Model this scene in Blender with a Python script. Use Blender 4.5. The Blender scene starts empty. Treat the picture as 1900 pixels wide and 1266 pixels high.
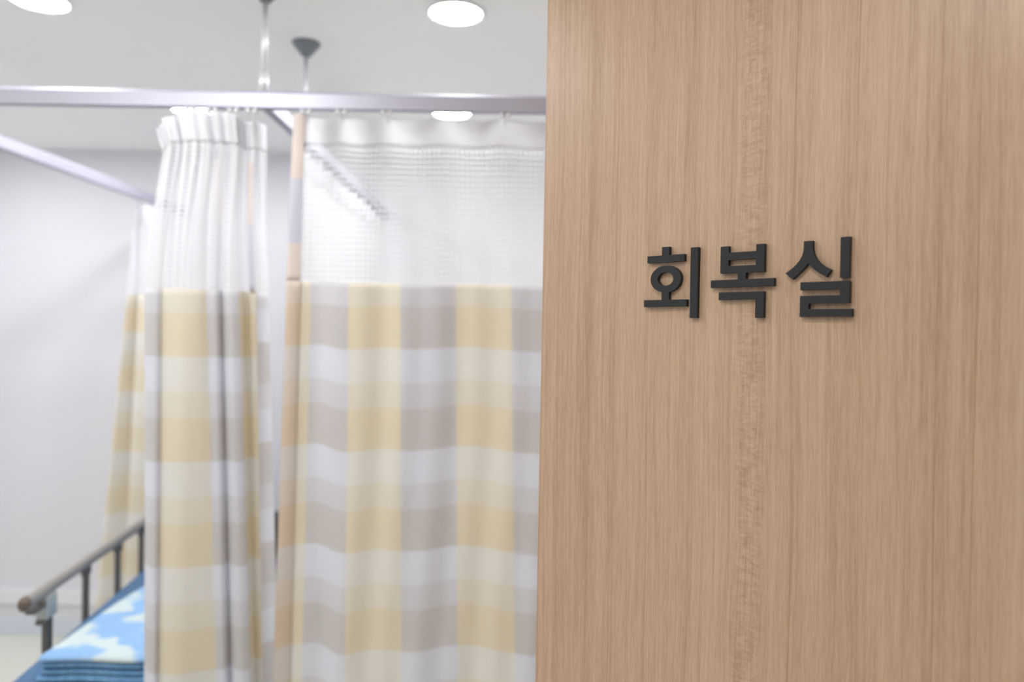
import bpy, bmesh, math, random
from mathutils import Vector, Matrix
random.seed(4)
S = bpy.context.scene
COL = S.collection
PI = math.pi

# ------------------------------------------------------------------ helpers
def srgb(r, g, b):
    def f(c):
        c /= 255.0
        return c / 12.92 if c <= 0.04045 else ((c + 0.055) / 1.055) ** 2.4
    return (f(r), f(g), f(b), 1.0)

def link_mesh(name, bm, mat, parent=None, smooth=False, loc=None):
    me = bpy.data.meshes.new(name)
    bm.normal_update()
    bm.to_mesh(me)
    bm.free()
    if smooth:
        for p in me.polygons:
            p.use_smooth = True
    if mat is not None:
        me.materials.append(mat)
    o = bpy.data.objects.new(name, me)
    COL.objects.link(o)
    if parent is not None:
        o.parent = parent
    if loc is not None:
        o.location = loc
    return o

def thing(name, label, cat, loc=(0, 0, 0), rz=0.0, group=None):
    o = bpy.data.objects.new(name, None)
    o.empty_display_size = 0.1
    COL.objects.link(o)
    o.location = loc
    o.rotation_euler = (0, 0, rz)
    tag(o, label, cat, group)
    return o

def tag(o, label, cat, group=None):
    o['label'] = label
    o['category'] = cat
    if group:
        o['group'] = group

def structure(name, bm, mat, smooth=False):
    o = link_mesh(name, bm, mat, None, smooth)
    o['kind'] = 'structure'
    return o

def box(bm, x0, x1, y0, y1, z0, z1, bevel=0.0, seg=2):
    vs = [bm.verts.new((x, y, z)) for x in (x0, x1) for y in (y0, y1) for z in (z0, z1)]
    idx = [(0, 1, 3, 2), (4, 6, 7, 5), (0, 4, 5, 1), (2, 3, 7, 6), (0, 2, 6, 4), (1, 5, 7, 3)]
    fs = [bm.faces.new([vs[i] for i in f]) for f in idx]
    if bevel > 0:
        es = list({e for f in fs for e in f.edges})
        bmesh.ops.bevel(bm, geom=es, offset=bevel, segments=seg, affect='EDGES', profile=0.5)
    return bm

def tube(bm, pts, r, n=12, sx=1.0, cap=True):
    """round (or flattened) tube through a list of points"""
    rings = []
    pts = [Vector(p) for p in pts]
    for i, p in enumerate(pts):
        t = (pts[min(i + 1, len(pts) - 1)] - pts[max(i - 1, 0)]).normalized()
        a = Vector((0, 0, 1)) if abs(t.z) < 0.9 else Vector((1, 0, 0))
        u = t.cross(a).normalized()
        v = u.cross(t).normalized()
        rr = r[i] if isinstance(r, (list, tuple)) else r
        rings.append([bm.verts.new(p + u * math.cos(2 * PI * k / n) * rr * sx + v * math.sin(2 * PI * k / n) * rr)
                      for k in range(n)])
    for a, b in zip(rings, rings[1:]):
        for k in range(n):
            bm.faces.new((a[k], a[(k + 1) % n], b[(k + 1) % n], b[k]))
    if cap:
        bm.faces.new(list(reversed(rings[0])))
        bm.faces.new(rings[-1])
    return bm

def lathe(bm, prof, n=32, c=(0, 0, 0)):
    rings = []
    for r, z in prof:
        rings.append([bm.verts.new((c[0] + r * math.cos(2 * PI * k / n), c[1] + r * math.sin(2 * PI * k / n), c[2] + z))
                      for k in range(n)])
    for a, b in zip(rings, rings[1:]):
        for k in range(n):
            bm.faces.new((a[k], a[(k + 1) % n], b[(k + 1) % n], b[k]))
    bm.faces.new(rings[-1])
    bm.faces.new(list(reversed(rings[0])))
    return bm

def sphere(bm, c, r, u=10, v=8):
    bmesh.ops.create_uvsphere(bm, u_segments=u, v_segments=v, radius=r, matrix=Matrix.Translation(c))

# ------------------------------------------------------------------ materials
def new_mat(name):
    m = bpy.data.materials.new(name)
    m.use_nodes = True
    nt = m.node_tree
    nt.nodes.clear()
    out = nt.nodes.new('ShaderNodeOutputMaterial')
    return m, nt, out

class NT:
    """tiny node helper"""
    def __init__(self, nt):
        self.nt = nt
    def n(self, typ, **kw):
        nd = self.nt.nodes.new(typ)
        for k, v in kw.items():
            setattr(nd, k, v)
        return nd
    def l(self, a, b):
        self.nt.links.new(a, b)
    def val(self, sock, v):
        if hasattr(v, 'is_output'):
            self.l(v, sock)
        else:
            sock.default_value = v
    def math(self, op, a, b=0.0, c=0.0, clamp=False):
        nd = self.n('ShaderNodeMath', operation=op, use_clamp=clamp)
        for s, v in zip(nd.inputs, (a, b, c)):
            self.val(s, v)
        return nd.outputs[0]
    def mix(self, f, a, b, blend='MIX'):
        nd = self.n('ShaderNodeMix', data_type='RGBA', blend_type=blend)
        self.val(nd.inputs[0], f)
        self.val(nd.inputs[6], a)
        self.val(nd.inputs[7], b)
        return nd.outputs[2]
    def noise(self, vec, scale, detail=2.0, rough=0.5, dist=0.0):
        nd = self.n('ShaderNodeTexNoise')
        self.l(vec, nd.inputs['Vector'])
        nd.inputs['Scale'].default_value = scale
        nd.inputs['Detail'].default_value = detail
        nd.inputs['Roughness'].default_value = rough
        nd.inputs['Distortion'].default_value = dist
        return nd.outputs['Fac']
    def ramp(self, f, lo, hi):
        nd = self.n('ShaderNodeMapRange')
        self.val(nd.inputs[0], f)
        nd.inputs[1].default_value = lo
        nd.inputs[2].default_value = hi
        return nd.outputs[0]

def pbr(name, col, rough=0.5, metal=0.0, var=0.04, scale=30.0, spec=0.5, bump=0.0):
    m, nt, out = new_mat(name)
    t = NT(nt)
    p = t.n('ShaderNodeBsdfPrincipled')
    tc = t.n('ShaderNodeTexCoord')
    f = t.noise(tc.outputs['Object'], scale, 3.0)
    dark = tuple(c * (1 - var) for c in col[:3]) + (1,)
    lite = tuple(min(1, c * (1 + var)) for c in col[:3]) + (1,)
    t.l(t.mix(f, dark, lite), p.inputs['Base Color'])
    p.inputs['Roughness'].default_value = rough
    p.inputs['Metallic'].default_value = metal
    p.inputs['Specular IOR Level'].default_value = spec
    if bump:
        b = t.n('ShaderNodeBump')
        b.inputs['Strength'].default_value = bump
        b.inputs['Distance'].default_value = 0.002
        t.l(f, b.inputs['Height'])
        t.l(b.outputs[0], p.inputs['Normal'])
    t.l(p.outputs[0], out.inputs[0])
    return m

def emit(name, col, strength):
    m, nt, out = new_mat(name)
    t = NT(nt)
    e = t.n('ShaderNodeEmission')
    e.inputs[0].default_value = col
    e.inputs[1].default_value = strength
    t.l(e.outputs[0], out.inputs[0])
    return m

def cloth_shader(t, out, col, trans=0.35, extra=None):
    d = t.n('ShaderNodeBsdfDiffuse')
    r = t.n('ShaderNodeBsdfTranslucent')
    t.val(d.inputs[0], col)
    t.val(r.inputs[0], col)
    mx = t.n('ShaderNodeMixShader')
    mx.inputs[0].default_value = trans
    t.l(d.outputs[0], mx.inputs[1])
    t.l(r.outputs[0], mx.inputs[2])
    if extra is None:
        t.l(mx.outputs[0], out.inputs[0])
    return mx.outputs[0]

def check_fabric(name, yellows, greys, first_row=0.18, col_w=0.15):
    """woven check: columns alternate grey / yellow, rows run light, mid, strong"""
    m, nt, out = new_mat(name)
    t = NT(nt)
    uv = t.n('ShaderNodeUVMap')
    sp = t.n('ShaderNodeSeparateXYZ')
    t.l(uv.outputs[0], sp.inputs[0])
    u, v = sp.outputs[0], sp.outputs[1]
    cu = t.math('FLOORED_MODULO', t.math('DIVIDE', u, col_w), 2.0)
    is_y = t.math('LESS_THAN', cu, 1.0)          # even columns are yellow
    p = t.math('FLOORED_MODULO', t.math('SUBTRACT', v, first_row), 0.28)
    light = t.math('LESS_THAN', p, 0.094)
    strong = t.math('GREATER_THAN', p, 0.165)
    def rows(cols):
        a = t.mix(light, cols[1], cols[0])
        return t.mix(strong, a, cols[2])
    c = t.mix(is_y, rows(greys), rows(yellows))
    # weave
    wx = t.n('ShaderNodeCombineXYZ')
    t.l(t.math('MULTIPLY', u, 900.0), wx.inputs[0])
    t.l(t.math('MULTIPLY', v, 120.0), wx.inputs[1])
    nz = t.noise(wx.outputs[0], 1.0, 2.0)
    c = t.mix(t.math('MULTIPLY', nz, 0.06), c, (0.55, 0.52, 0.48, 1))
    cloth_shader(t, out, c, 0.40)
    return m

def net_cloth(name, pitch_u=0.013, pitch_v=0.0156, hole_u=0.71, hole_v=0.69, col=(0.82, 0.82, 0.84, 1)):
    m, nt, out = new_mat(name)
    t = NT(nt)
    uv = t.n('ShaderNodeUVMap')
    sp = t.n('ShaderNodeSeparateXYZ')
    t.l(uv.outputs[0], sp.inputs[0])
    fu = t.math('FLOORED_MODULO', t.math('DIVIDE', sp.outputs[0], pitch_u), 1.0)
    fv = t.math('FLOORED_MODULO', t.math('DIVIDE', sp.outputs[1], pitch_v), 1.0)
    hole = t.math('MULTIPLY', t.math('LESS_THAN', fu, hole_u), t.math('LESS_THAN', fv, hole_v))
    cl = cloth_shader(t, out, col, 0.45, extra=True)
    tr = t.n('ShaderNodeBsdfTransparent')
    mx = t.n('ShaderNodeMixShader')
    t.l(hole, mx.inputs[0])
    t.l(cl, mx.inputs[1])
    t.l(tr.outputs[0], mx.inputs[2])
    t.l(mx.outputs[0], out.inputs[0])
    return m

def plain_cloth(name, col, trans=0.35, var=0.05):
    m, nt, out = new_mat(name)
    t = NT(nt)
    tc = t.n('ShaderNodeTexCoord')
    f = t.noise(tc.outputs['Object'], 180.0, 2.0)
    c = t.mix(f, tuple(x * (1 - var) for x in col[:3]) + (1,), col)
    cloth_shader(t, out, c, trans)
    return m

def binding_cloth(name):
    """edge tape cut from the same cloth, so it alternates peach and grey down its length"""
    m, nt, out = new_mat(name)
    t = NT(nt)
    uv = t.n('ShaderNodeUVMap')
    sp = t.n('ShaderNodeSeparateXYZ')
    t.l(uv.outputs[0], sp.inputs[0])
    p = t.math('FLOORED_MODULO', t.math('ADD', sp.outputs[1], 0.0), 0.36)
    grey = t.math('GREATER_THAN', p, 0.18)
    c = t.mix(grey, srgb(246, 236, 229), srgb(231, 231, 240))
    cloth_shader(t, out, c, 0.3)
    return m

def wood_laminate(name):
    m, nt, out = new_mat(name)
    t = NT(nt)
    tc = t.n('ShaderNodeTexCoord')
    sp = t.n('ShaderNodeSeparateXYZ')
    t.l(tc.outputs['Object'], sp.inputs[0])
    u, v = sp.outputs[0], sp.outputs[2]
    def vec(a, b, c=0.0):
        nd = t.n('ShaderNodeCombineXYZ')
        t.val(nd.inputs[0], a)
        t.val(nd.inputs[1], b)
        t.val(nd.inputs[2], c)
        return nd.outputs[0]
    # slow sideways drift of the grain
    w1 = t.math('SUBTRACT', t.noise(vec(t.math('MULTIPLY', u, 1.2), t.math('MULTIPLY', v, 0.8)), 1.0, 1.0), 0.5)
    w2 = t.math('SUBTRACT', t.noise(vec(t.math('MULTIPLY', u, 9.0), t.math('MULTIPLY', v, 5.0), 3.0), 1.0, 2.0), 0.5)
    ug = t.math('ADD', t.math('ADD', u, t.math('MULTIPLY', w1, 0.05)), t.math('MULTIPLY', w2, 0.004))
    bands = t.noise(vec(t.math('MULTIPLY', ug, 11.0), t.math('MULTIPLY', v, 0.25), 1.7), 1.0, 2.0)
    med = t.noise(vec(t.math('MULTIPLY', ug, 95.0), t.math('MULTIPLY', v, 0.9), 5.1), 1.0, 3.0, 0.6)
    fine = t.noise(vec(t.math('MULTIPLY', ug, 330.0), t.math('MULTIPLY', v, 7.0), 9.3), 1.0, 3.0, 0.65)
    pores = t.noise(vec(t.math('MULTIPLY', ug, 620.0), t.math('MULTIPLY', v, 38.0), 2.3), 1.0, 2.0, 0.6)
    # thin darker growth lines at uneven spacing
    vo = t.n('ShaderNodeTexVoronoi', voronoi_dimensions='1D', feature='DISTANCE_TO_EDGE')
    t.l(t.math('MULTIPLY', ug, 15.0), vo.inputs['W'])
    vo.inputs['Scale'].default_value = 1.0
    line = t.ramp(vo.outputs['Distance'], 0.016, 0.0)
    side = t.ramp(vo.outputs['Distance'], 0.22, 0.0)
    lmod = t.ramp(t.noise(vec(t.math('MULTIPLY', u, 14.0), t.math('MULTIPLY', v, 1.3), 7.7), 1.0, 1.0), 0.32, 0.68)
    line = t.math('MULTIPLY', line, lmod)
    # curly figure in one narrow flitch
    fl = t.ramp(t.math('ABSOLUTE', t.math('ADD', u, t.math('MULTIPLY', w1, 0.05))), 0.030, 0.010)
    figure = t.noise(vec(t.math('MULTIPLY', u, 90.0), t.math('MULTIPLY', v, 210.0), 0.4), 1.0, 2.0, 0.5, 0.6)
    figure = t.math('MULTIPLY', fl, t.math('SUBTRACT', figure, 0.5))
    tone = t.math('ADD', t.math('MULTIPLY', t.math('SUBTRACT', bands, 0.5), 0.65),
                  t.math('MULTIPLY', t.math('SUBTRACT', med, 0.5), 0.55))
    tone = t.math('ADD', tone, t.math('MULTIPLY', t.math('SUBTRACT', fine, 0.5), 0.85))
    tone = t.math('ADD', tone, t.math('MULTIPLY', t.math('SUBTRACT', pores, 0.5), 0.65))
    tone = t.math('ADD', tone, t.math('MULTIPLY', figure, 0.9))
    tone = t.math('ADD', t.math('SUBTRACT', tone, t.math('MULTIPLY', side, 0.10)), 0.5, clamp=True)
    c = t.mix(tone, WOOD_DARK, WOOD_LIGHT)
    c = t.mix(t.math('MULTIPLY', line, 0.55), c, WOOD_LINE)
    p = t.n('ShaderNodeBsdfPrincipled')
    t.l(c, p.inputs['Base Color'])
    p.inputs['Roughness'].default_value = 0.36
    p.inputs['Specular IOR Level'].default_value = 0.6
    b = t.n('ShaderNodeBump')
    b.inputs['Strength'].default_value = 0.12
    b.inputs['Distance'].default_value = 0.0006
    t.l(fine, b.inputs['Height'])
    t.l(b.outputs[0], p.inputs['Normal'])
    t.l(p.outputs[0], out.inputs[0])
    return m

def blanket_cloth(name, base, deep, white=None):
    m, nt, out = new_mat(name)
    t = NT(nt)
    tc = t.n('ShaderNodeTexCoord')
    mp = t.n('ShaderNodeMapping')
    mp.inputs['Scale'].default_value = (1, 1, 0.2)
    t.l(tc.outputs['Object'], mp.inputs[0])
    pile = t.noise(mp.outputs[0], 120.0, 3.0)
    soft = t.noise(mp.outputs[0], 9.0, 2.0)
    c = t.mix(t.ramp(t.math('ADD', t.math('MULTIPLY', pile, 0.5), t.math('MULTIPLY', soft, 0.5)), 0.3, 0.7), deep, base)
    if white is not None:
        blob = t.noise(mp.outputs[0], 7.6, 1.6, 0.5, 0.25)
        c = t.mix(t.ramp(blob, 0.45, 0.52), c, white)
    p = t.n('ShaderNodeBsdfPrincipled')
    t.l(c, p.inputs['Base Color'])
    p.inputs['Roughness'].default_value = 0.95
    p.inputs['Specular IOR Level'].default_value = 0.1
    b = t.n('ShaderNodeBump')
    b.inputs['Strength'].default_value = 0.5
    b.inputs['Distance'].default_value = 0.004
    t.l(pile, b.inputs['Height'])
    t.l(b.outputs[0], p.inputs['Normal'])
    t.l(p.outputs[0], out.inputs[0])
    return m

WOOD_DARK = srgb(167, 133, 104)
WOOD_LIGHT = srgb(216, 188, 158)
WOOD_LINE = srgb(132, 94, 72)

M_wall = pbr('wall_paint', srgb(226, 225, 230), 0.75, var=0.01, scale=3)
M_ceiling = pbr('ceiling_paint', srgb(246, 247, 246), 0.85, var=0.01, scale=3)
M_floor = pbr('vinyl_floor', srgb(224, 224, 214), 0.45, var=0.03, scale=60)
M_base = pbr('baseboard_vinyl', srgb(214, 222, 232), 0.5, var=0.02)
M_bumper = pbr('wall_guard', srgb(234, 235, 238), 0.5, var=0.02)
M_wood = wood_laminate('wood_laminate')
M_edge = pbr('edge_band', srgb(190, 150, 115), 0.25, var=0.08, scale=80)
M_letter = pbr('charcoal_acrylic', srgb(46, 46, 48), 0.6, var=0.05, scale=200, spec=0.3)
M_alu = pbr('anodised_aluminium', srgb(198, 196, 210), 0.5, metal=0.55, var=0.03, scale=12)
M_steel = pbr('polished_tube', srgb(226, 228, 232), 0.4, metal=0.35, var=0.03, scale=20)
M_cone = pbr('grey_cup', srgb(128, 134, 140), 0.4, metal=0.3, var=0.04)
M_trim = pbr('white_ring', srgb(238, 240, 242), 0.4, var=0.01)
M_lamp = emit('led_lens', (0.97, 0.983, 1.0, 1), 114.0)
M_lamp_warm = emit('warm_fill_lens', (1.0, 0.84, 0.68, 1), 32.0)
M_header = plain_cloth('header_cloth', (0.92, 0.92, 0.94, 1), 0.4, 0.03)
M_net = net_cloth('white_netting')
M_net_gathered = net_cloth('gathered_netting', 0.022, 0.0125, 0.5, 0.5, (0.92, 0.92, 0.94, 1))
M_check = check_fabric('check_fabric',
                       (srgb(246, 244, 239), srgb(245, 240, 229), srgb(244, 236, 217)),
                       (srgb(241, 242, 248), srgb(235, 234, 237), srgb(228, 225, 224)))
M_check_hem = check_fabric('hem_fabric',
                           (srgb(247, 241, 237), srgb(247, 237, 227), srgb(246, 231, 213)),
                           (srgb(241, 242, 248), srgb(235, 234, 237), srgb(228, 225, 224)))
M_binding = binding_cloth('binding_tape')
M_hook = pbr('clear_runner', srgb(240, 240, 242), 0.15, var=0.01)
M_navy = pbr('navy_vinyl', srgb(66, 104, 142), 0.5, var=0.06, scale=20)
M_rail = pbr('taupe_metal', srgb(164, 160, 154), 0.42, metal=0.35, var=0.04)
M_post = pbr('dark_post', srgb(104, 100, 96), 0.45, metal=0.3, var=0.05)
M_cap = pbr('brown_cap', srgb(108, 94, 82), 0.5, var=0.05)
M_latch = pbr('latch_plate', srgb(186, 192, 190), 0.35, metal=0.3, var=0.03)
M_frame = pbr('bed_frame_enamel', srgb(196, 200, 204), 0.4, var=0.02)
M_rubber = pbr('caster_rubber', srgb(50, 50, 54), 0.7, var=0.05)
M_blue = blanket_cloth('patterned_fleece', srgb(148, 182, 220), srgb(128, 165, 206), srgb(190, 203, 204))
M_blue2 = blanket_cloth('blue_fleece', srgb(134, 178, 214), srgb(84, 128, 170))
M_black = pbr('black_vinyl', srgb(34, 38, 42), 0.5, var=0.05)

# ------------------------------------------------------------------ room shell
CEIL = 2.615
BACK = 4.05
bm = bmesh.new(); box(bm, -3.0, 2.8, -2.4, BACK + 0.1, -0.1, 0.0)
structure('floor', bm, M_floor)
bm = bmesh.new(); box(bm, -3.0, 2.8, -2.4, BACK + 0.1, CEIL, CEIL + 0.1)
structure('ceiling', bm, M_ceiling)
bm = bmesh.new(); box(bm, -3.0, 2.8, BACK, BACK + 0.1, 0.0, CEIL)
structure('wall_back', bm, M_wall)
bm = bmesh.new(); box(bm, -3.1, -3.0, -2.4, BACK + 0.1, 0.0, CEIL)
structure('wall_left', bm, M_wall)
bm = bmesh.new(); box(bm, 2.8, 2.9, 0.4, BACK + 0.1, 0.0, CEIL)
structure('wall_right', bm, M_wall)
bm = bmesh.new(); box(bm, -3.0, 2.8, BACK - 0.012, BACK, 0.0, 0.086, 0.003)
structure('baseboard_back', bm, M_base)
bm = bmesh.new(); box(bm, -3.0, 2.8, BACK - 0.022, BACK, 0.166, 0.25, 0.006)
structure('trim_1', bm, M_bumper)

# wood-clad wall standing at an angle across the right of the view
PANEL_O = Vector((0.314, 1.0, 0.0))
PANEL_RZ = math.atan2(-0.682, 0.731)
bm = bmesh.new(); box(bm, -0.366, 1.75, 0.0, 0.12, 0.0, CEIL)
w = structure('wall_front', bm, M_wood)
w.location = PANEL_O
w.rotation_euler = (0, 0, PANEL_RZ)
bm = bmesh.new(); box(bm, -0.3685, -0.366, 0.0, 0.12, 0.0, CEIL, 0.0008)
w = structure('trim_2', bm, M_edge)
w.location = PANEL_O
w.rotation_euler = (0, 0, PANEL_RZ)

# ------------------------------------------------------------------ raised letters (mm on the wall)
def extrude_poly(bm, outer, holes=(), t=0.007, z0=55.0):
    """outline in millimetres (across, up) -> solid standing on the wall face"""
    edges = []
    for loop in [outer] + list(holes):
        vs = [bm.verts.new((x / 1000.0, -t, (z + z0) / 1000.0)) for x, z in loop]
        for i in range(len(vs)):
            edges.append(bm.edges.new((vs[i], vs[(i + 1) % len(vs)])))
    r = bmesh.ops.triangle_fill(bm, edges=edges, use_beauty=True, normal=(0, -1, 0))
    faces = [g for g in r['geom'] if isinstance(g, bmesh.types.BMFace)]
    ext = bmesh.ops.extrude_face_region(bm, geom=faces, use_keep_orig=True)
    for v in [g for g in ext['geom'] if isinstance(g, bmesh.types.BMVert)]:
        v.co.y = 0.0
    bmesh.ops.recalc_face_normals(bm, faces=bm.faces[:])
    return bm

def ring(cx, cz, rx, rz, n=48):
    return [(cx + rx * math.cos(2 * PI * k / n), cz + rz * math.sin(2 * PI * k / n)) for k in range(n)]

def arc_pts(cx, cz, rx, rz, a0, a1, n):
    return [(cx + rx * math.cos(math.radians(a0 + (a1 - a0) * k / n)),
             cz + rz * math.sin(math.radians(a0 + (a1 - a0) * k / n))) for k in range(n + 1)]

def letter(label):
    return thing('sign_letter', label, 'sign letter', PANEL_O, PANEL_RZ, 'raised letters on the wood wall')

def stroke(par, outer, holes=()):
    bm = bmesh.new()
    extrude_poly(bm, outer, holes)
    return link_mesh('stroke', bm, M_letter, par)

L1 = letter('charcoal raised syllable 회 on the wood wall, leftmost of the three letters')
stroke(L1, [(-160.6, 1710.2), (-99.9, 1710.2), (-99.9, 1720.2), (-124.6, 1720.2), (-124.6, 1732.0),
            (-136.2, 1732.0), (-136.2, 1720.2), (-160.6, 1720.2)])
stem_a = math.degrees(math.acos(5.8 / 25.0))
body = arc_pts(-129.5, 1686.0, 25.0, 19.4, -stem_a, 180 + stem_a, 44)
stroke(L1, body + [(-135.3, 1656.1), (-165.0, 1656.1), (-165.0, 1646.3), (-94.8, 1646.3), (-94.8, 1656.1), (-123.7, 1656.1)],
       [list(reversed(ring(-129.6, 1686.0, 13.1, 9.7)))])
stroke(L1, [(-89.6, 1630.0), (-78.2, 1630.0), (-78.2, 1728.4), (-89.6, 1728.4)])

L2 = letter('charcoal raised syllable 복 on the wood wall, middle of the three letters')
stroke(L2, [(-44.0, 1726.3), (-32.4, 1726.3), (-32.4, 1717.6), (6.7, 1717.6), (6.7, 1726.3), (17.9, 1726.3),
            (17.9, 1690.0), (-7.1, 1690.0), (-7.1, 1681.2), (31.6, 1681.2), (31.6, 1671.0), (-57.8, 1671.0),
            (-57.8, 1681.2), (-18.7, 1681.2), (-18.7, 1690.0), (-44.0, 1690.0)],
       [[(-32.4, 1699.6), (6.4, 1699.6), (6.4, 1707.6), (-32.4, 1707.6)]])
stroke(L2, [(-45.6, 1664.3), (18.3, 1664.3), (18.3, 1629.8), (6.9, 1629.8), (6.9, 1654.2), (-45.6, 1654.2)])

L3 = letter('charcoal raised syllable 실 on the wood wall, rightmost of the three letters')
stroke(L3, [(69.5, 1725.6), (80.4, 1725.6), (80.5, 1716.0), (81.6, 1709.8), (84.6, 1703.6), (88.6, 1698.6), (94.0, 1693.8),
            (103.8, 1688.2), (97.8, 1679.8), (90.5, 1684.0), (84.0, 1688.8), (79.0, 1693.6), (75.4, 1697.8),
            (71.6, 1693.0), (66.6, 1688.0), (61.0, 1682.8), (55.4, 1678.4), (46.5, 1686.3), (53.6, 1691.0), (59.8, 1696.2),
            (64.6, 1702.0), (67.8, 1708.2), (69.3, 1714.8)])
stroke(L3, [(114.4, 1678.0), (125.2, 1678.0), (125.2, 1727.4), (114.4, 1727.4)])
stroke(L3, [(66.2, 1674.2), (126.0, 1674.2), (126.0, 1647.4), (76.9, 1647.4), (76.9, 1640.4), (129.2, 1640.4),
            (129.2, 1630.8), (66.0, 1630.8), (66.0, 1657.2), (114.8, 1657.2), (114.8, 1664.2), (66.2, 1664.2)])

# ------------------------------------------------------------------ downlights
def downlight(label, x, y, src=None):
    if src is None:
        t = thing('downlight', label, 'ceiling light', (x, y, CEIL), 0, 'ceiling downlights')
        bm = bmesh.new()
        lathe(bm, [(0.078, 0.0), (0.092, 0.0), (0.092, -0.004), (0.086, -0.008), (0.078, -0.008), (0.074, -0.003)], 48)
        link_mesh('trim_ring', bm, M_trim, t, True)
        bm = bmesh.new()
        lathe(bm, [(0.0755, -0.001), (0.0755, -0.005), (0.05, -0.0062), (0.001, -0.0066)], 48)
        link_mesh('lamp_lens', bm, M_lamp, t, True)
        return t
    t = src.copy()
    COL.objects.link(t)
    t.location = (x, y, CEIL)
    t['label'] = label
    for ch in src.children:
        c = ch.copy()
        COL.objects.link(c)
        c.parent = t
    return t

D0 = downlight('large glowing round downlight above the front curtain, beside the wood wall', -0.192, 2.246)
downlight('glowing round downlight at the upper left corner, cut by the picture edge', -1.408, 2.206, D0)
downlight('glowing round downlight just under the front curtain track, right of the middle', -0.289, 3.253, D0)
downlight('glowing round downlight half hidden by the track above the bunched curtain', -1.420, 3.272, D0)
for x, y in ((-2.5, 2.25), (-2.5, 3.3), (1.0, 2.3), (1.0, 3.3), (2.1, 2.3), (2.1, 3.3), (-1.4, 1.15), (-0.85, 1.5), (-2.5, 1.15)):  # unseen lamps added to brighten the room and the curtain fronts
    downlight('added cool white fill downlight over the curtained room, unseen and out of view', x, y, D0)
H0 = downlight('added warm fill downlight on the hallway side, unseen and out of view', -0.25, 0.2)  # unseen warm lamps added behind the camera to light the wood wall
H0.children[1].data.materials[0] = M_lamp_warm
for x, y in ((-1.45, 0.0), (-0.6, -1.0)):
    downlight('added warm fill downlight on the hallway side, unseen and out of view', x, y, H0)

# ------------------------------------------------------------------ curtain tracks and their ceiling posts
TRACK_Z0, TRACK_Z1 = 2.275, 2.321
def track_profile(bm, p0, p1, w=0.03):
    """box-section track with chamfered shoulders and a slot along the underside"""
    p0, p1 = Vector(p0), Vector(p1)
    d = (p1 - p0).normalized()
    s = Vector((d.y, -d.x, 0))
    h0, h1 = TRACK_Z0, TRACK_Z1
    prof = [(-w / 2, h0), (-0.005, h0), (-0.005, h0 + 0.006), (0.005, h0 + 0.006), (0.005, h0), (w / 2, h0),
            (w / 2, h1 - 0.008), (w / 2 - 0.005, h1), (-w / 2 + 0.005, h1), (-w / 2, h1 - 0.008)]
    a = [bm.verts.new((p0.x + s.x * q, p0.y + s.y * q, z)) for q, z in prof]
    b = [bm.verts.new((p1.x + s.x * q, p1.y + s.y * q, z)) for q, z in prof]
    n = len(prof)
    for k in range(n):
        bm.faces.new((a[k], a[(k + 1) % n], b[(k + 1) % n], b[k]))
    bm.faces.new(list(reversed(a)))
    bm.faces.new(b)
    bmesh.ops.recalc_face_normals(bm, faces=bm.faces[:])
    return bm

def track(label, p0, p1):
    bm = bmesh.new()
    track_profile(bm, p0, p1)
    o = link_mesh('curtain_track', bm, M_alu)
    tag(o, label, 'curtain track', 'aluminium curtain tracks')
    return o

FRONT_Y, MID_X, LEFT_X = 2.10, -0.705, -1.80
track('silver curtain track running straight across the picture above the front curtains', (-2.6, FRONT_Y, 0), (1.9, FRONT_Y, 0))
track('silver curtain track running back to the far wall behind the big check curtain', (MID_X, FRONT_Y + 0.016, 0), (MID_X, BACK, 0))
track('silver curtain track slanting back along the left side of the bed', (LEFT_X, FRONT_Y + 0.016, 0), (LEFT_X, BACK, 0))

def hanger(label, x, y, z0):
    t = thing('ceiling_hanger', label, 'track hanger', (x, y, CEIL), 0, 'hangers carrying the curtain tracks')
    bm = bmesh.new()
    lathe(bm, [(0.046, 0.0), (0.046, -0.004), (0.043, -0.009), (0.030, -0.025), (0.015, -0.043), (0.012, -0.046)], 32)
    link_mesh('ceiling_cup', bm, M_cone, t, True)
    bm = bmesh.new()
    tube(bm, [(0, 0, -0.04), (0, 0, z0 + 0.03 - CEIL)], 0.0085, 16)
    link_mesh('rod', bm, M_steel, t, True)
    bm = bmesh.new()
    tube(bm, [(0, 0, z0 + 0.052 - CEIL), (0, 0, z0 - CEIL)], 0.0125, 16)
    link_mesh('socket', bm, M_steel, t, True)
    return t
hanger('silver rod hanging the front track, its grey cup cut by the top picture edge', -0.709, FRONT_Y, TRACK_Z1)
hanger('thin silver rod with a whole grey cone cup on the ceiling, behind the front track', -0.709, 2.507, TRACK_Z1)

# ------------------------------------------------------------------ curtains
def lerp(a, b, f):
    return a + (b - a) * f

def smooth(f):
    f = max(0.0, min(1.0, f))
    return f * f * (3 - 2 * f)

def table(x, xs, ys, ease=False):
    if x <= xs[0]:
        if ease:
            return ys[0]
        return ys[0] + (x - xs[0]) * (ys[1] - ys[0]) / (xs[1] - xs[0])
    for i in range(len(xs) - 1):
        if x <= xs[i + 1]:
            f = (x - xs[i]) / (xs[i + 1] - xs[i])
            if ease:
                f = smooth(f)
            return lerp(ys[i], ys[i + 1], f)
    if ease:
        return ys[-1]
    return ys[-1] + (x - xs[-1]) * (ys[-1] - ys[-2]) / (xs[-1] - xs[-2])

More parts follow.
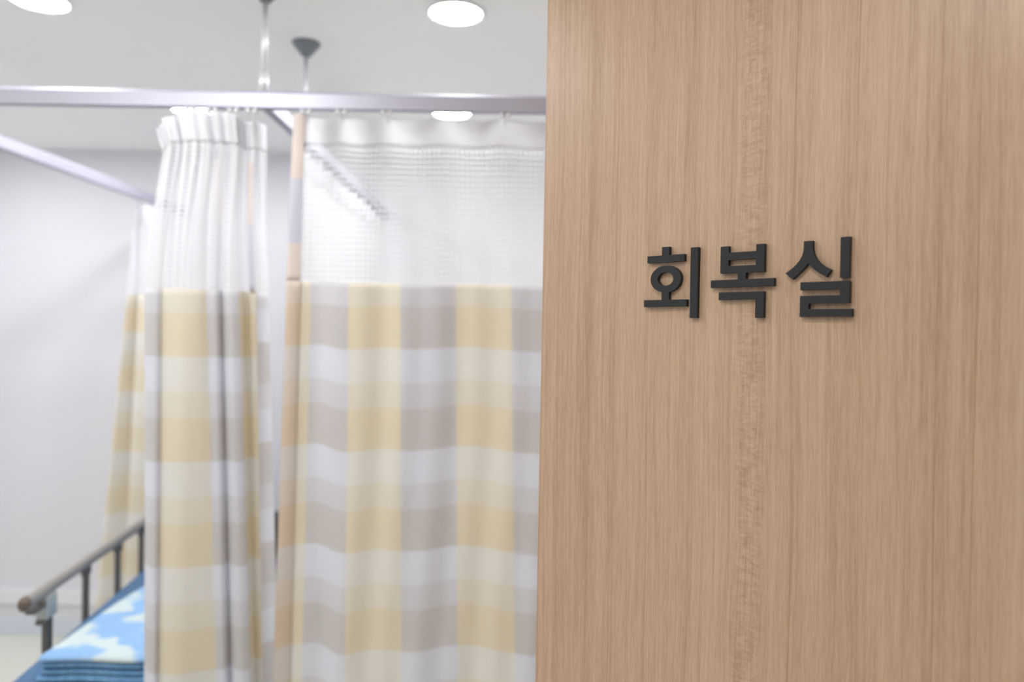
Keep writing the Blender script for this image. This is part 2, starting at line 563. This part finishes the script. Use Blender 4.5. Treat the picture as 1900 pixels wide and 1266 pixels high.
def cloth(name, fn, us, zs, mat, parent, ucoord, ztop, thick=0.0012, flip=False):
    """grid of cloth; fn(u, z) gives the point, the UV is in metres of cloth"""
    bm = bmesh.new()
    uvl = bm.loops.layers.uv.new('UVMap')
    grid = [[bm.verts.new(fn(u, z)) for u in us] for z in zs]
    for j in range(len(zs) - 1):
        for i in range(len(us) - 1):
            f = bm.faces.new((grid[j][i], grid[j + 1][i], grid[j + 1][i + 1], grid[j][i + 1]))
            for lp, (a, b) in zip(f.loops, ((i, j), (i, j + 1), (i + 1, j + 1), (i + 1, j))):
                vv = ztop - zs[b]
                lp[uvl].uv = (ucoord(us[a]), -vv if flip else vv)
    o = link_mesh(name, bm, mat, parent, True)
    if thick:
        md = o.modifiers.new('cloth_thickness', 'SOLIDIFY')
        md.thickness = thick
        md.offset = 0.0
    return o

def steps(a, b, n):
    return [a + (b - a) * k / n for k in range(n + 1)]

# --- the big check curtain drawn across the right half
CX = [0.55, 1, 2, 3, 4, 5, 6, 12]
CX_TOP = [-0.6329, -0.573, -0.4622, -0.3185, -0.1688, -0.0117, 0.145, 1.085]
CX_BOT = [-0.651, -0.5786, -0.4529, -0.2972, -0.143, 0.0187, 0.18, 1.15]
GX = [-0.66, -0.60, -0.549, -0.4665, -0.3615, -0.2865, -0.129, 0.066, 0.19, 0.32, 0.46, 0.6, 0.75, 0.9, 1.05, 1.2]
GV = [0.15, -0.2, -0.4, 0.6, 0.1, 0.3, -0.42, 0.38, -0.2, 0.3, -0.3, 0.3, -0.3, 0.3, 0.0, 0.2]
HOOKS = [-0.589, -0.491, -0.366, -0.202, -0.038, 0.13, 0.30, 0.47, 0.64, 0.81, 0.98]
def front_curtain(c, z):
    f = (1.795 - z) / 1.11
    x = lerp(table(c, CX, CX_TOP), table(c, CX, CX_BOT), max(f, -0.42))
    g = table(x, GX, GV, True)
    # scallops between the runners
    h = 0.0
    for a, b in zip(HOOKS, HOOKS[1:]):
        if a <= x < b:
            h = math.sin(PI * (x - a) / (b - a)) ** 2
    wt = smooth((z - 1.93) / 0.25)
    top = smooth((z - 2.10) / 0.15)
    depth = -0.030 * g * (1 - wt) - wt * (0.026 * h - 0.008) * (0.35 + 0.65 * top)
    drop = 0.004 * h * wt + 0.010 * h * top
    sag = 0.020 * smooth((2.05 - z) / 0.75) * g
    fine = 0.0035 * math.sin(x * 61 + 1.3 * math.sin(z * 3)) * (1 - wt)
    return (x, FRONT_Y + depth + fine, z - drop - sag)

def hooks(parent, pts):
    for x, y in pts:
        bm = bmesh.new()
        sphere(bm, (x - 0.0095, y - 0.010, 2.266), 0.0078)
        sphere(bm, (x + 0.0095, y - 0.010, 2.266), 0.0078)
        tube(bm, [(x, y, 2.2745), (x, y, 2.262), (x, y + 0.004, 2.250), (x, y + 0.007, 2.24)], 0.0022, 8)
        link_mesh('curtain_runner', bm, M_hook, parent, True)

big = thing('hospital_curtain', 'wide yellow and grey check curtain with netted top beside the wood wall', 'curtain',
            (-0.3, FRONT_Y, 0.0), 0, 'check cubicle curtains')
inv_big = Vector((0.3, -FRONT_Y, 0.0))
def rel(fn, off):
    def g(u, z):
        return tuple(Vector(fn(u, z)) + off)
    return g
us = steps(0.55, 11.8, 260)
col = lambda c: c * 0.15
NET_TOP, NET_BOT = 2.182, 1.797
cloth('header_band', rel(front_curtain, inv_big), us, steps(2.259, NET_TOP, 10), M_header, big, col, 2.259)
cloth('net_panel', rel(front_curtain, inv_big), us, steps(NET_TOP, NET_BOT, 26), M_net, big, col, NET_TOP, 0.0)
cloth('fabric_panel', rel(front_curtain, inv_big), us, steps(NET_BOT, 0.32, 90), M_check, big, col, NET_BOT)
def front_edge(c, z):
    p = front_curtain(c, z)
    return (p[0], p[1] - 0.004 - 0.006 * math.sin(PI * (c - 0.53) / 0.3) , p[2])
eu = steps(0.53, 0.80, 8)
cloth('side_binding', rel(front_edge, inv_big), eu, steps(2.262, NET_BOT, 26), M_binding, big, col, 2.262)
cloth('side_hem', rel(front_edge, inv_big), eu, steps(NET_BOT, 0.32, 70), M_check_hem, big, lambda c: c * 0.15, NET_BOT)
hooks(big, [(h + 0.3, 0.0) for k, h in enumerate(HOOKS) if k != 3])

# --- the curtain pushed into a bundle
# column, x at five heights (top, header foot, net, cloth top, low), y at cloth top and low
C1 = [(0.35, -0.9996, -0.9809, -1.0078, -1.0236, -0.9967, 2.09, 2.055),
      (0.42, -0.996, -0.9752, -0.9987, -1.0129, -0.9817, 2.06, 2.03),
      (0.52, -0.9819, -0.9596, -0.9786, -0.9904, -0.961, 2.02, 2.0),
      (0.72, -0.9546, -0.9325, -0.9476, -0.9562, -0.9343, 2.0, 1.98),
      (0.92, -0.9422, -0.922, -0.9375, -0.9455, -0.9294, 2.012, 1.992),
      (0.99, -0.9425, -0.9231, -0.9398, -0.9482, -0.9334, 2.016, 1.996),
      (1.02, -0.9385, -0.9191, -0.935, -0.9429, -0.9297, 2.014, 1.995),
      (1.12, -0.9163, -0.8965, -0.9082, -0.9132, -0.9053, 2.0, 1.985),
      (1.35, -0.8857, -0.867, -0.8754, -0.8773, -0.8668, 1.99, 1.985),
      (1.7, -0.8552, -0.8388, -0.8452, -0.8445, -0.8251, 2.0, 2.005),
      (1.95, -0.8411, -0.8262, -0.8323, -0.8306, -0.7921, 2.015, 2.02),
      (2.03, -0.8359, -0.8216, -0.8275, -0.8255, -0.7834, 2.02, 2.02),
      (2.2, -0.8167, -0.8034, -0.8077, -0.8038, -0.7645, 2.02, 2.02),
      (2.33, -0.8123, -0.8006, -0.8059, -0.802, -0.7622, 2.045, 2.045),
      (2.42, -0.8155, -0.805, -0.8124, -0.8093, -0.769, 2.075, 2.075),
      (2.48, -0.8034, -0.7919, -0.7961, -0.7913, -0.7516, 2.04, 2.04),
      (2.65, -0.7822, -0.7707, -0.7715, -0.7643, -0.7207, 2.015, 2.015),
      (2.88, -0.768, -0.7575, -0.7573, -0.7488, -0.7007, 2.02, 2.02),
      (2.98, -0.7651, -0.7552, -0.7553, -0.7467, -0.6983, 2.03, 2.03),
      (3.1, -0.7692, -0.7605, -0.7626, -0.7548, -0.7057, 2.06, 2.06),
      (3.35, -0.7674, -0.7609, -0.7652, -0.7577, -0.7136, 2.105, 2.105),
      (3.5, -0.7632, -0.7571, -0.7613, -0.7535, -0.7107, 2.11, 2.11),
      (3.7, -0.7487, -0.7422, -0.7437, -0.7341, -0.6965, 2.085, 2.09),
      (3.97, -0.7333, -0.7274, -0.7271, -0.716, -0.6843, 2.08, 2.085)]
C1R = [(4.0, -0.735, -0.7291, -0.7291, -0.7182, -0.6862, 2.082, 2.086),
      (4.15, -0.7273, -0.7224, -0.7223, -0.7106, -0.6817, 2.095, 2.1),
      (4.35, -0.7196, -0.7159, -0.716, -0.7038, -0.668, 2.115, 2.115),
      (4.6, -0.7154, -0.7131, -0.7139, -0.7014, -0.655, 2.14, 2.13)]


def catmull(p0, p1, p2, p3, t):
    return 0.5 * ((2 * p1) + (-p0 + p2) * t + (2 * p0 - 5 * p1 + 4 * p2 - p3) * t * t + (-p0 + 3 * p1 - 3 * p2 + p3) * t ** 3)

def keyed(K):
    """smooth lookup of a row of keys by column value"""
    def at(c):
        i = 0
        while i < len(K) - 2 and c > K[i + 1][0]:
            i += 1
        a, b = K[i], K[i + 1]
        f = (c - a[0]) / (b[0] - a[0])
        p = K[max(i - 1, 0)]
        q = K[min(i + 2, len(K) - 1)]
        return [catmull(p[k], a[k], b[k], q[k], f) for k in range(1, 8)]
    return at

def ucols(K, n=7):
    r = []
    for a, b in zip(K, K[1:]):
        r += [lerp(a[0], b[0], k / n) for k in range(n)]
    return r + [K[-1][0]]

B_TOP, B_NET, B_FAB = 2.246, 2.164, 1.765
def bundle(K):
    at = keyed(K)
    def fn(c, z):
        xt, xh, xm, xn, xb, yn, yb = at(c)
        f = (1.762 - z) / 1.014
        if z > 2.155:
            x = lerp(xh, xt, (z - 2.155) / 0.095)
        elif z > 1.967:
            x = lerp(xm, xh, (z - 1.967) / 0.188)
        elif z > 1.762:
            x = lerp(xn, xm, (z - 1.762) / 0.205)
        else:
            x = lerp(xn, xb, f)
        y = lerp(yn, yb, max(0.0, f))
        up = smooth((z - 1.80) / 0.40)
        y = lerp(y, 2.065 + (y - 2.04) * 0.6, up)
        ruf = up * 0.010 * math.sin(c * 14.0) + up * 0.006 * math.sin(c * 31.0 + 1)
        y += ruf
        x += up * 0.006 * math.sin(c * 14.0 + 1.4)
        top = smooth((z - 2.10) / 0.15)
        zz = z - top * (0.036 * smooth((-0.905 - x) / 0.09) + 0.012 * smooth((x + 0.80) / 0.06))
        return (x, y, zz)
    return fn
bun = thing('hospital_curtain', 'narrow yellow and grey check curtain bunched in folds in front of the bed', 'curtain',
            (-0.85, 2.05, 0.0), 0, 'check cubicle curtains')
inv_bun = Vector((0.85, -2.05, 0.0))
fb = rel(bundle(C1), inv_bun)
fr = rel(bundle(C1R), inv_bun)
ub, ur = ucols(C1), ucols(C1R)
cb = lambda c: (c + 1.0) * 0.15
for f_, u_, flip in ((fb, ub, False), (fr, ur, True)):
    cloth('header_band', f_, u_, steps(B_TOP, B_NET, 10), M_header, bun, cb, B_TOP)
    cloth('net_panel', f_, u_, steps(B_NET, B_FAB, 26), M_net_gathered, bun, cb, B_NET, 0.0)
    cloth('fabric_panel', f_, u_, steps(B_FAB, 0.34, 80), M_check, bun, cb, B_FAB + (-0.040 if flip else 0.0), 0.0012, flip)
def bun_edge(c, z):
    p = fb(c, z)
    return (p[0], p[1] - 0.006, p[2])
cloth('side_binding', bun_edge, steps(3.72, 3.92, 6), steps(2.13, B_FAB, 20), M_binding, bun, cb, 2.13)
def bun_edge_back(c, z):
    return (-0.835 + 0.85 + 0.012 * c, 2.105 - 2.05, z)
cloth('side_binding', bun_edge_back, steps(-1, 1, 4), steps(2.13, B_FAB, 20), M_binding, bun, cb, 2.13)
hooks(bun, [(-0.06, 0.05), (0.0, 0.05), (0.06, 0.05), (0.11, 0.05)])

# --- the curtain along the middle track, seen through the netting
def mid_curtain(s, z):
    a = s * 2 * PI / 0.17
    amp = 0.026 + 0.006 * math.sin(s * 7)
    hz = smooth((z - 2.14) / 0.1)
    x = MID_X + amp * math.sin(a) * (1 - 0.4 * hz) + 0.004
    y = 2.46 + s * 0.86 + 0.012 * math.sin(2 * a + 0.6)
    return (x, y, z - 0.006 * hz * (1 + math.cos(2 * a)))
mid = thing('hospital_curtain', 'check curtain hanging along the middle track, seen through the big curtain\'s netting', 'curtain',
            (MID_X, 3.1, 0.0), 0, 'check cubicle curtains')
inv_mid = Vector((-MID_X, -3.1, 0.0))
ms = steps(0.0, 1.69, 260)
fm = rel(mid_curtain, inv_mid)
mc = lambda s: s * 1.25
cloth('header_band', fm, ms, steps(2.256, 2.168, 6), M_header, mid, mc, 2.256)
cloth('net_panel', fm, ms, steps(2.172, 1.79, 16), M_net_gathered, mid, mc, 2.172, 0.0)
cloth('fabric_panel', fm, ms, steps(1.79, 0.32, 30), M_check, mid, mc, 1.79)

# --- the bunched curtain at the far left
FAR_TOP = [(-1.857, 3.62), (-1.849, 3.59), (-1.838, 3.66), (-1.80, 3.60), (-1.74, 3.60), (-1.722, 3.65),
           (-1.77, 3.70), (-1.83, 3.74), (-1.76, 3.80), (-1.85, 3.86)]
FAR_LOW = [(-1.895, 3.50), (-1.865, 3.45), (-1.80, 3.55), (-1.775, 3.48), (-1.70, 3.52), (-1.69, 3.60),
           (-1.77, 3.66), (-1.83, 3.74), (-1.75, 3.82), (-1.86, 3.88)]
FAR_C = [0.05, 0.18, 0.32, 0.6, 1.0, 1.2, 1.6, 2.0, 2.4, 2.9]
def far_curtain(c, z):
    i = 0
    while i < len(FAR_C) - 2 and c > FAR_C[i + 1]:
        i += 1
    f = (c - FAR_C[i]) / (FAR_C[i + 1] - FAR_C[i])
    d = max(-0.2, (1.82 - z) / 1.12)
    def pt(L):
        p = [L[max(0, min(len(L) - 1, k))] for k in (i - 1, i, i + 1, i + 2)]
        return [catmull(p[0][k], p[1][k], p[2][k], p[3][k], f) for k in (0, 1)]
    a, b = pt(FAR_TOP), pt(FAR_LOW)
    x, y = lerp(a[0], b[0], d), lerp(a[1], b[1], d)
    pinch = smooth((z - 2.12) / 0.08)
    x = lerp(x, LEFT_X + (x - LEFT_X) * 0.55, pinch)
    x += 0.006 * math.sin(c * 18) * smooth((z - 1.9) / 0.2)
    return (x, y, z - 0.010 * pinch * (1 + math.sin(c * 18)))
far = thing('hospital_curtain', 'cream check curtain bunched against the far wall on the left track', 'curtain',
            (LEFT_X, 3.6, 0.0), 0, 'check cubicle curtains')
inv_far = Vector((-LEFT_X, -3.6, 0.0))
ff = rel(far_curtain, inv_far)
fs = steps(0.05, 2.9, 130)
fc = lambda c: c * 0.15
cloth('header_band', ff, fs, steps(2.262, 2.172, 6), M_header, far, fc, 2.262)
cloth('net_panel', ff, fs, steps(2.176, 1.82, 16), M_net_gathered, far, fc, 2.176, 0.0)
cloth('fabric_panel', ff, fs, steps(1.82, 0.36, 40), M_check, far, fc, 1.82)

# ------------------------------------------------------------------ bed
BED_RZ = math.radians(7.2)
BED_O = Vector((-1.368, 2.085, 0.0))
bed = thing('hospital_bed', 'narrow bed with navy mattress and raised taupe side rail behind the bunched curtain', 'bed', BED_O, BED_RZ)
bm = bmesh.new()
box(bm, -0.008, 0.63, -0.035, 1.82, 0.56, 0.676, 0.013, 4)
link_mesh('mattress', bm, M_navy, bed, True)
bm = bmesh.new()
box(bm, 0.01, 0.62, 0.02, 1.80, 0.50, 0.558, 0.008)
link_mesh('frame', bm, M_frame, bed)
for x in (0.05, 0.58):
    for y in (0.12, 1.68):
        bm = bmesh.new()
        tube(bm, [(x, y, 0.51), (x, y, 0.11)], 0.019, 14)
        leg = link_mesh('leg', bm, M_frame, bed, True)
        bm = bmesh.new()
        lathe(bm, [(0.02, -0.013), (0.05, -0.013), (0.052, -0.009), (0.052, 0.009), (0.05, 0.013), (0.02, 0.013)], 24)
        bmesh.ops.rotate(bm, verts=bm.verts[:], cent=(0, 0, 0), matrix=Matrix.Rotation(PI / 2, 3, 'Y'))
        bmesh.ops.translate(bm, verts=bm.verts[:], vec=(x, y, 0.0525))
        box(bm, x - 0.021, x + 0.021, y - 0.015, y + 0.015, 0.095, 0.115, 0.003)
        link_mesh('caster', bm, M_rubber, leg, False)
# raised side rail: flat oval hand bar on folding flat posts
RX = -0.025
bm = bmesh.new()
tube(bm, [(RX, 0.090, 0.853), (RX, 0.11, 0.855), (RX, 1.32, 0.855), (RX, 1.345, 0.853)], 0.021, 20, 0.72)
rail = link_mesh('side_rail', bm, M_rail, bed, True)
bm = bmesh.new()
tube(bm, [(RX, 0.075, 0.853), (RX, 0.083, 0.853), (RX, 0.100, 0.854)], [0.012, 0.021, 0.0225], 20, 0.74)
link_mesh('end_cap', bm, M_cap, rail, True)
for y in (0.50, 0.775, 1.02, 1.27):
    bm = bmesh.new()
    box(bm, RX - 0.008, RX + 0.008, y - 0.013, y + 0.013, 0.52, 0.842, 0.003)
    box(bm, RX - 0.011, RX + 0.011, y - 0.021, y + 0.021, 0.808, 0.842, 0.005)
    link_mesh('post', bm, M_post, rail)
bm = bmesh.new()
box(bm, RX - 0.010, RX + 0.010, 0.215, 0.247, 0.52, 0.80, 0.003)
link_mesh('post', bm, M_post, rail)
bm = bmesh.new()
box(bm, RX - 0.020, RX + 0.016, 0.195, 0.262, 0.765, 0.838, 0.006)
link_mesh('latch', bm, M_latch, rail)
bm = bmesh.new()
box(bm, RX - 0.016, RX + 0.014, 0.125, 0.20, 0.808, 0.822, 0.004)
link_mesh('release_lever', bm, M_post, rail)
bm = bmesh.new()
box(bm, RX - 0.018, RX + 0.012, 0.19, 0.23, 0.752, 0.768, 0.004)
link_mesh('latch_foot', bm, M_post, rail)

# ------------------------------------------------------------------ folded blankets
def slab(bm, x0, x1, y0, y1, z0, z1, seed, back_round=0.10, wav=0.006):
    """one soft folded layer: rounded plan corners, puffed edge"""
    rnd = random.Random(seed)
    ph = [rnd.uniform(0, 6.28) for _ in range(6)]
    def outline(ins):
        pts = []
        cr = [(x1 - back_round, y1 - back_round, back_round, 0, 90), (x0 + back_round, y1 - back_round, back_round, 90, 180),
              (x0 + 0.025, y0 + 0.025, 0.025, 180, 270), (x1 - 0.025, y0 + 0.025, 0.025, 270, 360)]
        corners = []
        for cx, cy, r, a0, a1 in cr:
            corners.append([(cx + (r - ins) * math.cos(math.radians(a0 + (a1 - a0) * k / 8)),
                             cy + (r - ins) * math.sin(math.radians(a0 + (a1 - a0) * k / 8))) for k in range(9)])
        for i in range(4):
            pts += corners[i]
            a, b = corners[i][-1], corners[(i + 1) % 4][0]
            for k in range(1, 14):
                pts.append((lerp(a[0], b[0], k / 14), lerp(a[1], b[1], k / 14)))
        return pts
    zm, hh = (z0 + z1) / 2, (z1 - z0) / 2
    rings = []
    def dz(x, y):
        return wav * (math.sin(x * 17 + ph[0]) * math.sin(y * 11 + ph[1]) + 0.6 * math.sin(x * 31 + ph[2]) * math.cos(y * 7 + ph[3]))
    for a in (-90, -60, -30, 0, 30, 60, 90):
        ins = 0.016 * (1 - math.cos(math.radians(a)))
        z = zm + hh * math.sin(math.radians(a))
        rings.append([bm.verts.new((x, y + 0.004 * math.sin(x * 26 + ph[4]), z + dz(x, y))) for x, y in outline(ins)])
    for a, b in zip(rings, rings[1:]):
        n = len(a)
        for k in range(n):
            bm.faces.new((a[k], a[(k + 1) % n], b[(k + 1) % n], b[k]))
    # concentric fill so the top can undulate
    for ringv, sign in ((rings[-1], 1), (rings[0], -1)):
        prev = ringv
        cx = sum(v.co.x for v in ringv) / len(ringv)
        cy = sum(v.co.y for v in ringv) / len(ringv)
        zb = zm + sign * hh
        for f in (0.85, 0.65, 0.45, 0.25, 0.1):
            cur = []
            for v in ringv:
                x, y = cx + (v.co.x - cx) * f, cy + (v.co.y - cy) * f
                cur.append(bm.verts.new((x, y, zb + dz(x, y))))
            n = len(cur)
            for k in range(n):
                q = (prev[k], prev[(k + 1) % n], cur[(k + 1) % n], cur[k])
                bm.faces.new(q if sign > 0 else tuple(reversed(q)))
            prev = cur
        bm.faces.new(prev if sign > 0 else list(reversed(prev)))
    return bm

def blanket(label, z, x0, x1, y0, y1, mats, seed):
    t = thing('folded_blanket', label, 'blanket', BED_O + Matrix.Rotation(BED_RZ, 3, 'Z') @ Vector((0.062, -0.03, z)), BED_RZ - math.radians(7.2), 'blankets folded on the bed')
    for k, (dz0, dz1, mt, ins) in enumerate(mats):
        bm = bmesh.new()
        slab(bm, x0 + ins, x1 - ins, y0 + ins, y1 - ins, dz0, dz1, seed, 0.10, 0.0022)
        link_mesh('fold_layer', bm, mt, t, True)
    return t
blanket('blue folded blanket lying underneath, on the navy mattress', 0.679, -0.004, 0.31, -0.002, 0.67,
        [(0.0, 0.017, M_blue2, 0.0), (0.0172, 0.0345, M_blue2, 0.006)], 3)
blanket('pale blue folded blanket with white blotches on top of the blanket pile', 0.7165, 0.002, 0.31, -0.002, 0.67,
        [(0.0, 0.017, M_blue2, 0.004), (0.0172, 0.0345, M_blue, 0.0)], 3)

# black cushion glimpsed through the gap between the two front curtains
cu = thing('cushion', 'black cushion glimpsed in the gap between the two front curtains', 'cushion', (-0.98, 3.3, 0.678), BED_RZ)
bm = bmesh.new()
box(bm, -0.17, 0.17, -0.07, 0.07, 0.0, 0.185, 0.045, 5)
link_mesh('cover', bm, M_black, cu, True)

# ------------------------------------------------------------------ world, camera, colour
wd = bpy.data.worlds.new('surrounding_light')
S.world = wd
wd.use_nodes = True
bg = wd.node_tree.nodes['Background']
bg.inputs[0].default_value = (1.0, 0.93, 0.86, 1)
bg.inputs[1].default_value = 0.3

cam_d = bpy.data.cameras.new('camera')
cam = bpy.data.objects.new('camera', cam_d)
COL.objects.link(cam)
cam_d.sensor_width = 36.0
cam_d.lens = 36.0 * 1400.0 / 1900.0
cam_d.clip_start = 0.02
yaw, pitch, roll = math.radians(0.2), math.radians(-0.37), math.radians(1.05)
cam.matrix_world = (Matrix.Translation((0, 0, 1.655)) @ Matrix.Rotation(yaw, 4, 'Z') @
                    Matrix.Rotation(PI / 2 + pitch, 4, 'X') @ Matrix.Rotation(roll, 4, 'Z'))
cam_d.dof.use_dof = True
cam_d.dof.focus_distance = 1.06
cam_d.dof.aperture_fstop = 2.05
S.camera = cam

S.view_settings.view_transform = 'Standard'
S.view_settings.look = 'None'
S.view_settings.gamma = 1.0
S.view_settings.use_curve_mapping = False
S.view_settings.exposure = 0.0
S.cycles.transparent_max_bounces = 32
S.cycles.max_bounces = 10
S.cycles.diffuse_bounces = 6
S.cycles.use_denoising = True
